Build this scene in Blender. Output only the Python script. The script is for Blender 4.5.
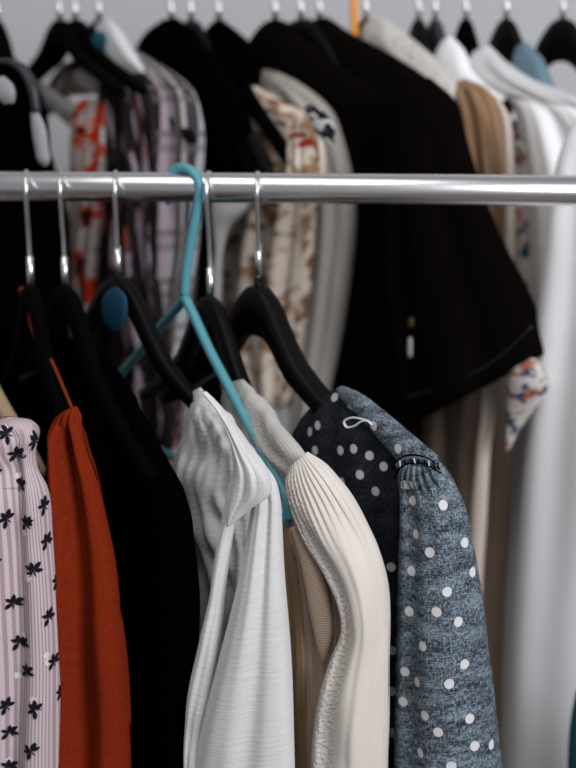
import bpy, bmesh, math, random
from mathutils import Vector, Matrix, noise
from mathutils.bvhtree import BVHTree
random.seed(4)
R = math.radians
for o in list(bpy.data.objects): bpy.data.objects.remove(o)
SC = bpy.context.scene
C = SC.collection

# ------------------------------------------------------------ camera, light
FPX = 1400.0
PITCH = R(12.4)
CAM = Vector((0, -1.25, 1.60))
cd = bpy.data.cameras.new('camera'); cam = bpy.data.objects.new('camera', cd); C.objects.link(cam)
cam.location = CAM; cam.rotation_euler = (R(90) - PITCH, 0, 0)
cd.sensor_width = 36; cd.sensor_fit = 'AUTO'; cd.lens = FPX / 768 * 36
cd.clip_start = .02
cd.dof.use_dof = True; cd.dof.focus_distance = 1.09; cd.dof.aperture_fstop = 3.4
SC.camera = cam

w = bpy.data.worlds.new('daylight'); SC.world = w; w.use_nodes = True
w.node_tree.nodes['Background'].inputs[0].default_value = (.93, .95, 1, 1)
w.node_tree.nodes['Background'].inputs[1].default_value = .25

def area(name, loc, target, sx, sy, power, col):
    l = bpy.data.lights.new(name, 'AREA'); l.shape = 'RECTANGLE'; l.size = sx; l.size_y = sy
    l.energy = power; l.color = col
    o = bpy.data.objects.new(name, l); C.objects.link(o); o.location = loc
    o.rotation_euler = (Vector(target) - Vector(loc)).to_track_quat('-Z', 'Y').to_euler()
    return o
area('window_daylight', (1.65, -2.2, 2.25), (.1, .1, 1.3), 1.2, 1.5, 68, (.97, .98, 1))
area('overhead_fill', (-.4, -.9, 3.1), (0, .2, 1.3), 1.6, 1.2, 15, (1, .97, .93))  # unseen fill lamp added overhead, brightens garments the window light doesn't reach
SC.view_settings.view_transform = 'Standard'; SC.view_settings.look = 'None'
SC.view_settings.exposure = 0; SC.view_settings.gamma = 1; SC.view_settings.use_curve_mapping = False

# ------------------------------------------------------------ geometry helpers
YAW = R(-6)                       # rails and wall run slightly towards the camera on the right
FWD = Vector((0, math.cos(PITCH), -math.sin(PITCH))); UPV = Vector((0, math.sin(PITCH), math.cos(PITCH)))
def ray(px, py):
    return Vector((1, 0, 0)) * ((px - 288) / FPX) + UPV * (-(py - 384) / FPX) + FWD
def hit(px, py, plane):
    p0, n = plane; d = ray(px, py)
    return CAM + d * ((p0 - CAM).dot(n) / d.dot(n))
def railplane(Y): return (Vector((0, Y, 0)), Vector((-math.sin(YAW), math.cos(YAW), 0)))
FR, BR = railplane(0.0), railplane(0.42)
ZF = hit(288, 188.5, FR).z          # front rail axis height
ZB = hit(288, -62, BR).z            # rear rail axis height
def on_rail(px, front=True):
    p = hit(px, 188 if front else -62, FR if front else BR); p.z = ZF if front else ZB
    return p
def hplane(px, a, front=True, shift=0):
    """vertical plane of a hanger: a = degrees the near arm turns to the right"""
    a = R(a); n = Vector((math.cos(a), math.sin(a), 0))
    return (on_rail(px, front) + n * shift, n)
def tplane(px, py, Y, a):
    p = hit(px, py, (Vector((0, Y, 0)), Vector((0, 1, 0)))); a = R(a)
    return (p, Vector((math.cos(a), math.sin(a), 0)))

def link(name, me, mat, parent=None, origin=None):
    if mat is not None and not me.materials: me.materials.append(mat)
    o = bpy.data.objects.new(name, me); C.objects.link(o)
    if origin is not None:
        me.transform(Matrix.Translation(-Vector(origin))); o.location = origin
    if parent is not None:
        o.parent = parent
    return o
def tag(o, label=None, cat=None, group=None, kind=None):
    if label: o['label'] = label
    if cat: o['category'] = cat
    if group: o['group'] = group
    if kind: o['kind'] = kind
    return o
def empty(name, loc, rz=0):
    o = bpy.data.objects.new(name, None); C.objects.link(o); o.location = loc; o.rotation_euler = (0, 0, rz)
    o.empty_display_size = .03
    return o

def catmull(rows, per):
    """smooth curve through the rows, spaced by their distances so uneven rows do not overshoot"""
    n = len(rows); T = [0.0]
    for a, b in zip(rows, rows[1:]): T.append(T[-1] + max(1e-6, math.sqrt(sum((x - y) ** 2 for x, y in zip(a, b)))))
    def slope(i):
        a, b = max(i - 1, 0), min(i + 1, n - 1)
        if a == i or b == i: return [(y - x) / (T[b] - T[a]) for x, y in zip(rows[a], rows[b])]
        h0, h1 = T[i] - T[a], T[b] - T[i]
        return [((y - x) / h0 * h1 + (z - y) / h1 * h0) / (h0 + h1) for x, y, z in zip(rows[a], rows[i], rows[b])]
    S = [slope(i) for i in range(n)]; out = []
    for i in range(n - 1):
        h = T[i + 1] - T[i]
        for k in range(per):
            t = k / per
            out.append(tuple((2*t**3-3*t*t+1) * p + (t**3-2*t*t+t) * h * m + (3*t*t-2*t**3) * q + (t**3-t*t) * h * w
                             for p, m, q, w in zip(rows[i], S[i], rows[i + 1], S[i + 1])))
    out.append(tuple(rows[-1]))
    return out

def cloth(plane, rows, n=72, per=9, folds=(), wr=.0015, wscale=(45, 12), seed=0, p=.75, uv='fixed', hollow=False):
    """A closed hanging piece of cloth: rows of (xL,yL,xR,yR,half thickness) are its left and right edges in its own
    vertical plane, the surface swells either side of that plane.  folds: (waves, depth, phase, drift, start, end)"""
    rr = catmull(rows, per)
    N = plane[1]
    me_rows = []
    widths = []
    for r in rr:
        L = hit(r[0], r[1], plane); Rr = hit(r[2], r[3], plane)
        widths.append((Rr - L).length); me_rows.append((L, Rr, max(r[4], .001)))
    wmean = sum(widths) / len(widths)
    verts = []; uvs = []; vl = 0
    for j, (L, Rr, th) in enumerate(me_rows):
        t = j / (len(me_rows) - 1)
        if j: vl += ((L + Rr) / 2 - (me_rows[j - 1][0] + me_rows[j - 1][1]) / 2).length
        D = Rr - L
        for k in range(n):
            ph = 2 * math.pi * k / n
            s = (1 - math.cos(ph)) / 2
            sn = math.sin(ph); prof = abs(sn) ** p
            side = 1 if sn >= 0 else -1
            off = th * prof
            f = 0
            for (wv, am, pha, dr, t0, t1) in folds:
                e = min(1, max(0, (t - t0) / .12 + .0)) * min(1, max(0, (t1 - t) / .12)) if t1 < 1 else min(1, max(0, (t - t0) / .12))
                x = s * wv * 2 * math.pi + pha * (1 if side < 0 else 1.7) + dr * t
                f += am * e * (math.sin(x) + .35 * math.sin(2.1 * x + 1.3)) * abs(sn) ** .4
            fade = min(1, th / .012)
            P = L + D * s - N * (side * off + side * f * fade)
            if wr:
                q = Vector((s * (Rr - L).length * wscale[0] + seed * 7.1, side * 3.1, P.z * wscale[1]))
                P = P - N * (side * wr * noise.noise(q) * fade * 1.6) + Vector((0, 0, 1)) * wr * .5 * noise.noise(q + Vector((9, 9, 9)))
            verts.append(P)
            wl = D.length
            if uv == 'fixed': uvs.append((k / n * 2 * wmean, -vl))
            else: uvs.append(((s - .5) * wl * side * 1.1 + (0 if side > 0 else 1), -vl))
    faces = []; m = len(me_rows)
    for j in range(m - 1):
        for k in range(n):
            a = j * n + k; b = j * n + (k + 1) % n
            faces.append((a, a + n, b + n, b))
    faces.append(tuple(range(n)))
    if not hollow: faces.append(tuple(reversed(range((m - 1) * n, m * n))))
    me = bpy.data.meshes.new('cloth'); me.from_pydata([v[:] for v in verts], [], faces)
    ul = me.uv_layers.new(name='UVMap')
    for poly in me.polygons:
        poly.use_smooth = True
        wrap = any(v % n == 0 for v in poly.vertices) and any(v % n == n - 1 for v in poly.vertices) and len(poly.vertices) == 4
        for li in poly.loop_indices:
            vi = me.loops[li].vertex_index
            u, v = uvs[vi]
            if wrap and vi % n == 0 and uv == 'fixed': u += 2 * wmean
            ul.data[li].uv = (u, v)
    bm = bmesh.new(); bm.from_mesh(me); bmesh.ops.recalc_face_normals(bm, faces=bm.faces); bm.to_mesh(me); bm.free()
    return me

def tube(pts, r, n=10, flat=1.0, closed=False, smooth=6):
    """tube mesh along smoothed points; r number or list"""
    P = [tuple(q) for q in pts]
    rad = r if isinstance(r, (list, tuple)) else [r] * len(P)
    rows = [P[i] + (rad[i],) for i in range(len(P))]
    rr = catmull(rows, smooth) if smooth > 1 else rows
    bm = bmesh.new(); rings = []
    pts2 = [Vector(q[:3]) for q in rr]
    prevn = None
    for i, q in enumerate(rr):
        t = (pts2[min(i + 1, len(pts2) - 1)] - pts2[max(i - 1, 0)]).normalized()
        nn = prevn if prevn else (Vector((0, 1, 0)) if abs(t.y) < .9 else Vector((1, 0, 0)))
        nn = (nn - t * nn.dot(t)).normalized(); prevn = nn
        b = t.cross(nn)
        rings.append([bm.verts.new(pts2[i] + nn * math.cos(2 * math.pi * k / n) * q[3] + b * math.sin(2 * math.pi * k / n) * q[3] * flat) for k in range(n)])
    for a, b in zip(rings, rings[1:]):
        for k in range(n): bm.faces.new((a[k], a[(k + 1) % n], b[(k + 1) % n], b[k]))
    bm.faces.new(rings[0][::-1]); bm.faces.new(rings[-1])
    bmesh.ops.recalc_face_normals(bm, faces=bm.faces)
    for f in bm.faces: f.smooth = True
    me = bpy.data.meshes.new('tube'); bm.to_mesh(me); bm.free()
    return me

def box(sx, sy, sz, c=(0, 0, 0), bev=.002):
    bm = bmesh.new(); bmesh.ops.create_cube(bm, size=1)
    bmesh.ops.scale(bm, vec=(sx, sy, sz), verts=bm.verts); bmesh.ops.translate(bm, vec=c, verts=bm.verts)
    if bev: bmesh.ops.bevel(bm, geom=bm.edges[:], offset=bev, segments=2, affect='EDGES')
    me = bpy.data.meshes.new('box'); bm.to_mesh(me); bm.free(); return me

# ------------------------------------------------------------ materials
class NT:
    def __init__(s, name):
        s.m = bpy.data.materials.new(name); s.m.use_nodes = True; s.t = s.m.node_tree
        s.b = s.t.nodes['Principled BSDF']; s.o = s.t.nodes['Material Output']
    def n(s, typ, **kw):
        x = s.t.nodes.new(typ)
        for k, v in kw.items():
            if k in x.inputs: x.inputs[k].default_value = v
            else: setattr(x, k, v)
        return x
    def l(s, a, b): s.t.links.new(a, b)
    def math(s, op, a, b=None):
        x = s.t.nodes.new('ShaderNodeMath'); x.operation = op
        for i, v in enumerate((a, b)):
            if v is None: continue
            if isinstance(v, (int, float)): x.inputs[i].default_value = v
            else: s.l(v, x.inputs[i])
        return x.outputs[0]
    def mix(s, f, a, b):
        x = s.t.nodes.new('ShaderNodeMix'); x.data_type = 'RGBA'
        for i, v in ((0, f), (6, a), (7, b)):
            if isinstance(v, (int, float)): x.inputs[i].default_value = v
            elif isinstance(v, tuple): x.inputs[i].default_value = v + (1,) if len(v) == 3 else v
            else: s.l(v, x.inputs[i])
        return x.outputs[2]
    def uv(s, su=1, sv=1, rot=0):
        tc = s.n('ShaderNodeTexCoord'); mp = s.n('ShaderNodeMapping')
        mp.inputs['Scale'].default_value = (su, sv, 1); mp.inputs['Rotation'].default_value = (0, 0, rot)
        s.l(tc.outputs['UV'], mp.inputs['Vector']); return mp.outputs[0]
    def noise(s, vec, scale=1, detail=3, rough=.6):
        x = s.n('ShaderNodeTexNoise'); x.inputs['Scale'].default_value = scale; x.inputs['Detail'].default_value = detail
        x.inputs['Roughness'].default_value = rough; s.l(vec, x.inputs['Vector']); return x.outputs['Fac']
    def ramp(s, f, stops, const=False):
        x = s.n('ShaderNodeValToRGB'); cr = x.color_ramp
        if const: cr.interpolation = 'CONSTANT'
        while len(cr.elements) < len(stops): cr.elements.new(.5)
        for e, (p, c) in zip(cr.elements, stops):
            e.position = p; e.color = c + (1,) if isinstance(c, tuple) else (c, c, c, 1)
        s.l(f, x.inputs[0]); return x.outputs[0]
    def bump(s, h, strength, dist=.001, normal=None):
        x = s.n('ShaderNodeBump'); x.inputs['Strength'].default_value = strength; x.inputs['Distance'].default_value = dist
        s.l(h, x.inputs['Height'])
        if normal: s.l(normal, x.inputs['Normal'])
        s.l(x.outputs[0], s.b.inputs['Normal']); return x.outputs[0]
    def color(s, c):
        if isinstance(c, tuple): s.b.inputs['Base Color'].default_value = c + (1,)
        else: s.l(c, s.b.inputs['Base Color'])
    def fin(s, rough=.9, spec=.15, metal=0, sheen=0):
        b = s.b.inputs
        b['Roughness'].default_value = rough; b['Specular IOR Level'].default_value = spec; b['Metallic'].default_value = metal
        if sheen: b['Sheen Weight'].default_value = sheen; b['Sheen Roughness'].default_value = .5
        return s.m

def plain(name, col, rough=.9, spec=.15, metal=0, var=.12, bump=.0, sc=300, sheen=0):
    t = NT(name); v = t.uv(1, 1); f = t.noise(v, sc, 3)
    d = tuple(c * (1 - var) for c in col); u = tuple(min(1, c * (1 + var)) for c in col)
    t.color(t.mix(f, d, u))
    if bump: t.bump(f, bump)
    return t.fin(rough, spec, metal, sheen)

def crinkle(name, col, col2, strength=.7, su=90, sv=420, sheen=.1, patchy=.0):
    """gauze: short horizontal crinkles"""
    t = NT(name); v = t.uv(su, sv); a = t.noise(v, 1, 4, .65); b = t.noise(t.uv(1100, 1100), 1, 2)
    h = t.math('ADD', t.math('MULTIPLY', a, 1.0), t.math('MULTIPLY', b, .35))
    t.color(t.mix(t.ramp(a, [(.3, 0.0), (.7, 1.0)]), col2, col)); t.bump(h, strength, .0016)
    return t.fin(.95, .1, 0, sheen)

def blotch(name, layers, base, var=.1):
    """printed cloth: layers = (scale_u, scale_v, lo, hi, colour)"""
    t = NT(name); c = t.mix(t.noise(t.uv(), 60, 2), tuple(x * (1 - var) for x in base), base)
    for i, (su, sv, lo, hi, col) in enumerate(layers):
        f = t.noise(t.uv(su, sv, .37 * i), 1, 2.5, .55)
        c = t.mix(t.ramp(f, [(lo, 0.0), (hi, 1.0)]), c, col)
    t.color(c); t.bump(t.noise(t.uv(), 700, 2), .15)
    return t.fin(.9, .12)

BLACK = (.0008, .0007, .0008)
M = {}
M['black_cloth'] = plain('black_cloth', BLACK, 1, .01, var=.3)
M['black_knit'] = plain('black_knit', (.0016, .0013, .0013), 1, .015, var=.4, bump=.3, sc=500)
M['coat'] = plain('warm_black_wool', (.0030, .0020, .0018), 1, .02, var=.3, bump=.2, sc=400, sheen=.0)
M['hanger_black'] = plain('black_hanger_plastic', (.0020, .0020, .0026), .42, .11, var=.2, sc=80)
M['hanger_velvet'] = plain('black_velvet', (.0012, .0012, .0015), .9, .03, var=.3, sc=400)
M['hanger_grey'] = plain('dark_grey_plastic', (.025, .026, .032), .35, .35, var=.1, sc=50)
M['chrome'] = plain('chrome', (.80, .81, .83), .10, .5, 1, var=.02, sc=4)
M['rail'] = plain('polished_steel_rail', (.84, .82, .84), .27, .5, 1, var=.03, sc=30)
M['steel'] = plain('brushed_hook_steel', (.80, .80, .80), .28, .5, 1, var=.05, sc=50)
M['teal_plastic'] = plain('teal_plastic', (.085, .30, .36), .38, .45, var=.05, sc=30)
M['orange_plastic'] = plain('orange_plastic', (.80, .30, .02), .4, .45, var=.05, sc=30)
M['blue_disc'] = plain('blue_felt', (.006, .045, .085), .7, .2, var=.2)
M['wood'] = plain('pale_wood', (.33, .24, .15), .55, .3, var=.2, sc=40)
M['white_gauze'] = crinkle('white_gauze', (.66, .655, .66), (.54, .535, .545), .8)
M['white_gauze_soft'] = crinkle('white_gauze_soft', (.67, .665, .67), (.61, .605, .615), .45, 60, 330)
M['cream_lace'] = None
M['ribbon'] = plain('white_ribbon', (.62, .64, .66), .6, .3, var=.05)
M['red_thread'] = plain('rust_ribbon', (.22, .03, .008), .7, .2, var=.1)
M['dot_white'] = plain('white_dot_print', (.62, .61, .63), .9, .1, var=.06)
M['print_black'] = plain('black_leaf_print', (.010, .009, .014), .9, .1)
M['print_white'] = plain('white_flower_print', (.66, .62, .66), .9, .1)

def mk_pink():
    t = NT('pink_pinstripe'); u = t.n('ShaderNodeSeparateXYZ'); t.l(t.uv(), u.inputs[0])
    s = t.math('SINE', t.math('MULTIPLY', u.outputs[0], 2 * math.pi / .0025))
    f = t.ramp(t.math('ADD', t.math('MULTIPLY', s, .5), .5), [(.30, 0.0), (.62, 1.0)])
    t.color(t.mix(f, (.38, .27, .30), (.56, .48, .52)))
    t.bump(t.math('ADD', s, t.math('MULTIPLY', t.noise(t.uv(), 900, 2), .5)), .18)
    return t.fin(.85, .15)
M['pink'] = mk_pink()
def mk_red():
    t = NT('rust_crepe'); a = t.noise(t.uv(700, 160, .3), 1, 3)
    t.color(t.mix(a, (.12, .010, .003), (.25, .028, .006))); t.bump(a, .5)
    return t.fin(.95, .06)
M['red'] = mk_red()
def mk_chambray(name, lo, hi, k=.5):
    t = NT(name)
    a = t.noise(t.uv(240, 1100), 1, 3, .85); b = t.noise(t.uv(1100, 240), 1, 3, .85); c = t.noise(t.uv(45, 90), 1, 3)
    h = t.math('MULTIPLY', t.math('ADD', a, b), .5)
    f = t.math('ADD', t.math('MULTIPLY', h, .8), t.math('MULTIPLY', c, .2))
    t.color(t.ramp(f, [(.44, lo), (.50, tuple((x + y) / 2 * .6 for x, y in zip(lo, hi))), (.57, hi)])); t.bump(h, .35)
    return t.fin(.9, .15)
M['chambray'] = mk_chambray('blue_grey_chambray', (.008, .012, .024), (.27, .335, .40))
M['chambray_shade'] = mk_chambray('chambray_painted_shade', (.008, .010, .016), (.040, .044, .060))  # same cloth as the sleeve, with the body's shade painted into darker colours
def mk_cream(name, c1, c2, ribs=.0045, st=.5, tuft=True):
    t = NT(name); u = t.n('ShaderNodeSeparateXYZ'); t.l(t.uv(), u.inputs[0])
    wob = t.math('MULTIPLY', t.noise(t.uv(12, 12), 1, 2), .004)
    s = t.math('SINE', t.math('MULTIPLY', t.math('ADD', u.outputs[0], wob), 2 * math.pi / ribs))
    band = t.math('SINE', t.math('MULTIPLY', u.outputs[0], 2 * math.pi / .05))
    bf = t.ramp(band, [(.30, 0.0), (.5, 1.0)])
    tf = t.ramp(t.noise(t.uv(420, 330), 1, 2, .5), [(.42, 0.0), (.62, 1.0)])
    tuftf = t.math('MULTIPLY', bf, tf)
    h = t.math('ADD', t.math('MULTIPLY', s, .10), t.math('MULTIPLY', tuftf, .75)) if tuft else t.math('MULTIPLY', s, .25)
    f = t.math('ADD', t.math('MULTIPLY', t.noise(t.uv(30, 30), 1, 2), .5), t.math('MULTIPLY', h, .35))
    t.color(t.mix(f, c2, c1)); t.bump(h, st, .0012)
    return t.fin(.9, .12, 0, .08)
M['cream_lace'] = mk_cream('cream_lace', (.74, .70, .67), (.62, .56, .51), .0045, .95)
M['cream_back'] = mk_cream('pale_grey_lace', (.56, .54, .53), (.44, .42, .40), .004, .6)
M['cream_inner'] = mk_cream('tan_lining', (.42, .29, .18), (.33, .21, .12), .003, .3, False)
def mk_net():
    t = NT('net_insert'); sp = t.n('ShaderNodeSeparateXYZ'); t.l(t.uv(), sp.inputs[0])
    a = t.math('SINE', t.math('MULTIPLY', sp.outputs[0], 2 * math.pi / .0022)); b = t.math('SINE', t.math('MULTIPLY', sp.outputs[1], 2 * math.pi / .0022))
    f = t.ramp(t.math('MULTIPLY', a, b), [(.05, 0.0), (.5, 1.0)])
    t.color(t.mix(f, (.46, .35, .27), (.11, .065, .04))); return t.fin(.9, .1)
M['net'] = mk_net()
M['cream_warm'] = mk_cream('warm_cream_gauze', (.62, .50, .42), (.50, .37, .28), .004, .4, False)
M['orange_floral'] = blotch('orange_floral_print', [(34, 28, .49, .55, (.66, .05, .010)), (55, 40, .60, .64, (.03, .012, .010))], (.60, .54, .52))
M['cream_stripe'] = blotch('white_and_brown_cloth', [(55, 6, .50, .53, (.22, .15, .09))], (.58, .56, .56))
M['dark_scarf'] = blotch('dark_lilac_print', [(70, 12, .56, .60, (.30, .23, .28)), (90, 16, .62, .66, (.20, .05, .02))], (.012, .008, .010))
def mk_plaid():
    t = NT('grey_brown_plaid'); sp = t.n('ShaderNodeSeparateXYZ'); t.l(t.uv(1, 1, .03), sp.inputs[0])
    fx = t.math('FRACT', t.math('MULTIPLY', sp.outputs[0], 1 / .046)); fy = t.math('FRACT', t.math('MULTIPLY', sp.outputs[1], 1 / .055))
    c = t.ramp(fx, [(0, (.42, .43, .46)), (.16, (.02, .016, .016)), (.30, (.34, .28, .33)), (.42, (.52, .54, .57)), (.55, (.10, .065, .045)), (.74, (.36, .35, .37)), (.86, (.05, .04, .05))], True)
    f2 = t.ramp(fy, [(0, 0.0), (.55, .55), (.72, .1), (.85, .7)], True)
    t.color(t.mix(f2, c, (.14, .11, .11))); t.bump(t.noise(t.uv(), 500, 2), .2)
    return t.fin(.9, .12)
M['plaid'] = mk_plaid()
M['floral'] = blotch('cream_rust_floral', [(55, 45, .52, .60, (.30, .17, .09)), (34, 30, .57, .62, (.20, .10, .06)), (45, 40, .645, .67, (.42, .03, .012))], (.72, .62, .53))
M['beige'] = plain('warm_grey_linen', (.40, .37, .34), .95, .1, var=.1, bump=.3, sc=400)
M['tie_check'] = blotch('black_white_trim', [(110, 70, .49, .51, (.01, .01, .015))], (.55, .55, .56))
M['grey_blouse'] = plain('pale_grey_cloth', (.36, .35, .35), .9, .1)
M['lace_speck'] = blotch('speckled_lace', [(260, 260, .56, .66, (.20, .15, .11))], (.62, .59, .57))
M['white_speck'] = blotch('white_cloth_fine_specks', [(170, 170, .68, .72, (.18, .13, .12))], (.66, .66, .68))
M['white_shirt'] = plain('white_poplin', (.84, .85, .87), .85, .15, var=.03, bump=.1, sc=600)
M['tan'] = plain('tan_satin', (.27, .155, .085), .6, .3, var=.12, sc=60)
M['tan_wool'] = plain('taupe_wool', (.42, .31, .24), .95, .1, var=.15, bump=.2, sc=400)
M['cream_edge'] = plain('cream_facing', (.56, .47, .41), .85, .15, var=.08)
M['navy_floral'] = blotch('navy_red_floral', [(75, 60, .53, .56, (.03, .06, .12)), (60, 70, .60, .62, (.38, .12, .07)), (90, 60, .64, .66, (.40, .22, .06))], (.58, .53, .52))
M['blue_satin'] = plain('blue_grey_satin', (.13, .21, .27), .6, .3, var=.1)
M['teal_cloth'] = plain('teal_cloth', (.02, .10, .14), .9, .1)
M['plastic_grey'] = plain('pale_grey_strap', (.30, .31, .33), .7, .2)
M['gold'] = plain('brass_tag', (.05, .03, .012), .6, .3, 0)

def wallmat():
    t = NT('painted_plaster'); tc = t.n('ShaderNodeTexCoord'); f = t.noise(tc.outputs['Object'], 60, 4); g = t.noise(tc.outputs['Object'], 1.5, 2)
    t.color(t.mix(g, (.56, .565, .59), (.60, .605, .63))); t.bump(f, .1); return t.fin(.95, .1)
def floormat():
    t = NT('oak_floor'); tc = t.n('ShaderNodeTexCoord'); mp = t.n('ShaderNodeMapping'); t.l(tc.outputs['Object'], mp.inputs[0]); mp.inputs['Scale'].default_value = (2, 30, 2)
    t.color(t.mix(t.noise(mp.outputs[0], 2, 5), (.10, .085, .07), (.17, .15, .13))); return t.fin(.6, .3)

# ------------------------------------------------------------ setting
wl = link('wall_back', box(5, .1, 2.9, (0, 0, 1.45), 0), wallmat()); wl.location = (0, 1.10, 0); wl.rotation_euler.z = YAW; wl['kind'] = 'structure'
fl = link('floor', box(6, 6, .1, (0, 0, -.05), 0), floormat()); fl['kind'] = 'structure'

# ------------------------------------------------------------ clothes rack
rack = empty('clothes_rack', (0, 0.21, 0), YAW)
tag(rack, 'chrome two-tier clothes rack whose polished front rail crosses the whole photo', 'clothes rack')
def rackpt(x, y, z): return (x, y - .21, z)
bpy.context.view_layer.update()
def rk(name, pts, r, mat, sm=1):
    o = link(name, tube(pts, r, 24, smooth=sm), mat, rack); return o
yy = (0.0 - .21) / 1, (0.42 - .21) / 1
c6 = math.cos(YAW)
rk('front_rail', [(-1.0, -.21 * c6, ZF), (1.0, -.21 * c6, ZF)], .0133, M['rail'])
rk('rear_rail', [(-1.0, .21 * c6, ZB), (1.0, .21 * c6, ZB)], .0133, M['rail'])
for sx in (-1, 1):
    rk('upright', [(sx, -.21 * c6, .06), (sx, -.21 * c6, ZF + .02)], .014, M['chrome'])
    rk('upright', [(sx, .21 * c6, .06), (sx, .21 * c6, ZB + .02)], .014, M['chrome'])
    rk('crossbar', [(sx, -.21 * c6, ZF - .12), (sx, .21 * c6, ZF - .12)], .010, M['chrome'])
    rk('foot_bar', [(sx, -.34, .045), (sx, .34, .045)], .014, M['chrome'])
    for y in (-.3, .3):
        rk('caster', [(sx, y, .0), (sx, y, .045)], [.02, .02], M['hanger_black'])
# correct the rack's own origin so its rails fall on the planes used above
rack.location = (-.21 * math.sin(YAW) * 1, .21, 0)

# ------------------------------------------------------------ hangers
def hook_mesh(rw=.0019, R0=.0185, neck=-.092, top_off=0.0, side=1):
    """wire hook in local xz plane; origin is the axis of the rail it hangs on"""
    cz = .0133 + rw - R0
    pts = [(0, 0, neck), (0, 0, neck + .02), (side * .003, 0, neck + .038)]
    pts.append((side * .012, 0, cz - .022))
    for a in range(-25, 215, 20):
        pts.append((side * R0 * math.cos(R(a)), 0, cz + R0 * math.sin(R(a))))
    return tube(pts, rw, 10, smooth=4)

def contour_mesh(kind):
    if kind == 'broad':
        top = [(0, 0), (.012, -.001), (.026, -.008), (.048, -.030), (.075, -.056), (.105, -.074), (.145, -.092), (.190, -.112), (.212, -.126)]
        bot = [(.208, -.136), (.180, -.128), (.140, -.110), (.100, -.094), (.070, -.082), (.048, -.066), (.030, -.052), (.014, -.046), (0, -.045)]
        th = .0065
    elif kind == 'slim':
        top = [(0, 0), (.012, -.002), (.035, -.016), (.060, -.042), (.085, -.066), (.125, -.088), (.170, -.108), (.212, -.125)]
        bot = [(.209, -.135), (.168, -.121), (.122, -.102), (.078, -.083), (.052, -.062), (.030, -.040), (.014, -.026), (0, -.023)]
        th = .006
    else:   # steep velvet
        top = [(0, 0), (.014, -.003), (.038, -.020), (.062, -.050), (.095, -.080), (.135, -.106), (.180, -.132), (.215, -.160)]
        bot = [(.210, -.172), (.172, -.148), (.130, -.124), (.090, -.102), (.060, -.082), (.036, -.060), (.016, -.050), (0, -.048)]
        th = .005
    def sm(c):
        return [q for q in catmull(c, 4)]
    half = sm(top) + sm(bot)
    T = sm(top); B = sm(bot)[::-1]
    outline = T + sm(bot) + [(-x, z) for x, z in B[1:]] + [(-x, z) for x, z in T[::-1][:-1]]
    bm = bmesh.new()
    n = min(len(T), len(B))
    # strips between top and bottom curves, rounded across the thickness
    def samp(c, t):
        f = t * (len(c) - 1); i = min(int(f), len(c) - 2); k = f - i
        return (c[i][0] * (1 - k) + c[i + 1][0] * k, c[i][1] * (1 - k) + c[i + 1][1] * k)
    K = 34; rings = []
    for i in range(-K, K + 1):
        t = abs(i) / K; s = 1 if i >= 0 else -1
        a = samp(T, t); b = samp(B, t); e = 1 if abs(i) < K else .5
        ring = []
        for (f, y) in ((0, -.55), (.12, -1), (.88, -1), (1, -.55), (1, .55), (.88, 1), (.12, 1), (0, .55)):
            x = a[0] * (1 - f) + b[0] * f; z = a[1] * (1 - f) + b[1] * f
            ring.append(bm.verts.new((s * x, y * th * e, z)))
        rings.append(ring)
    for a, b in zip(rings, rings[1:]):
        for k in range(8): bm.faces.new((a[k], a[(k + 1) % 8], b[(k + 1) % 8], b[k]))
    bm.faces.new(rings[0]); bm.faces.new(rings[-1][::-1])
    bmesh.ops.recalc_face_normals(bm, faces=bm.faces)
    for f in bm.faces: f.smooth = True
    me = bpy.data.meshes.new('hanger_body'); bm.to_mesh(me); bm.free()
    return me
MESH = {k: contour_mesh(k) for k in ('broad', 'slim', 'steep')}
HOOK = hook_mesh(); HOOK.materials.append(M['steel'])
FER = tube([(0, 0, -.103), (0, 0, -.074)], .0032, 12, smooth=1); FER.materials.append(M['steel'])
SOC = tube([(0, 0, -.112), (0, 0, -.092)], [.0055, .004], 12, smooth=1); SOC.materials.append(M['hanger_black'])

def hanger(px, a, front, kind, mat, label, group=None, swivel=0, thick=1.0, socket=False, hookmat=None, drop=0.0, wide=1.0, zs=1.0):
    t = empty('clothes_hanger', on_rail(px, front), R(a - 90))
    tag(t, label, 'hanger', group)
    bz = zs
    h = link('hook', HOOK if hookmat is None else HOOK.copy(), None, t); h.scale.z = .90; h.rotation_euler.z = R(swivel)
    if hookmat: h.data.materials[0] = hookmat
    me = MESH[kind].copy(); me.materials.append(mat)
    b = link('shoulder_bar', me, mat, t); b.location.z = -.0895 - drop; b.scale = (wide, thick, bz)
    f = link('ferrule', SOC if socket else FER, None, t); f.location.z = .0105 - drop
    if socket:
        f = link('sleeve', FER, None, t); f.location.z = .023 - drop
    return t

def plastic_hanger(px, a, front, mat, label, rad=.0045, far=.20, near=.198, nd=.145, swivel=0, nz=-.098):
    t = empty('plastic_hanger', on_rail(px, front), R(a - 90)); tag(t, label, 'hanger')
    R0 = .0195; cz = .0133 + rad - R0
    pts = [(0, 0, nz)] + [(.002, 0, nz + .02), (.007, 0, nz + .045), (.016, 0, cz - .016)] + [(R0 * math.cos(R(q)), 0, cz + R0 * math.sin(R(q))) for q in range(-20, 225, 20)]
    h = link('hook', tube(pts, rad, 12, smooth=4), mat, t); h.rotation_euler.z = R(swivel)
    arms = [(-far, 0, nz - nd - .012), (-far + .006, 0, nz - nd + .004), (-far * .5, 0, nz - nd * .45), (-far * .06, 0, nz - .010), (0, 0, nz - .002), (near * .06, 0, nz - .010),
            (near * .24, 0, nz - nd * .27), (near * .48, 0, nz - nd * .50), (near * .8, 0, nz - nd * .80), (near - .006, 0, nz - nd + .002), (near, 0, nz - nd - .012)]
    link('shoulder_bar', tube(arms, rad, 12, smooth=5), mat, t)
    link('trouser_bar', tube([(-far, 0, nz - nd - .014), (near, 0, nz - nd - .014)], rad * .8, 12, smooth=1), mat, t)
    return t

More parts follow.
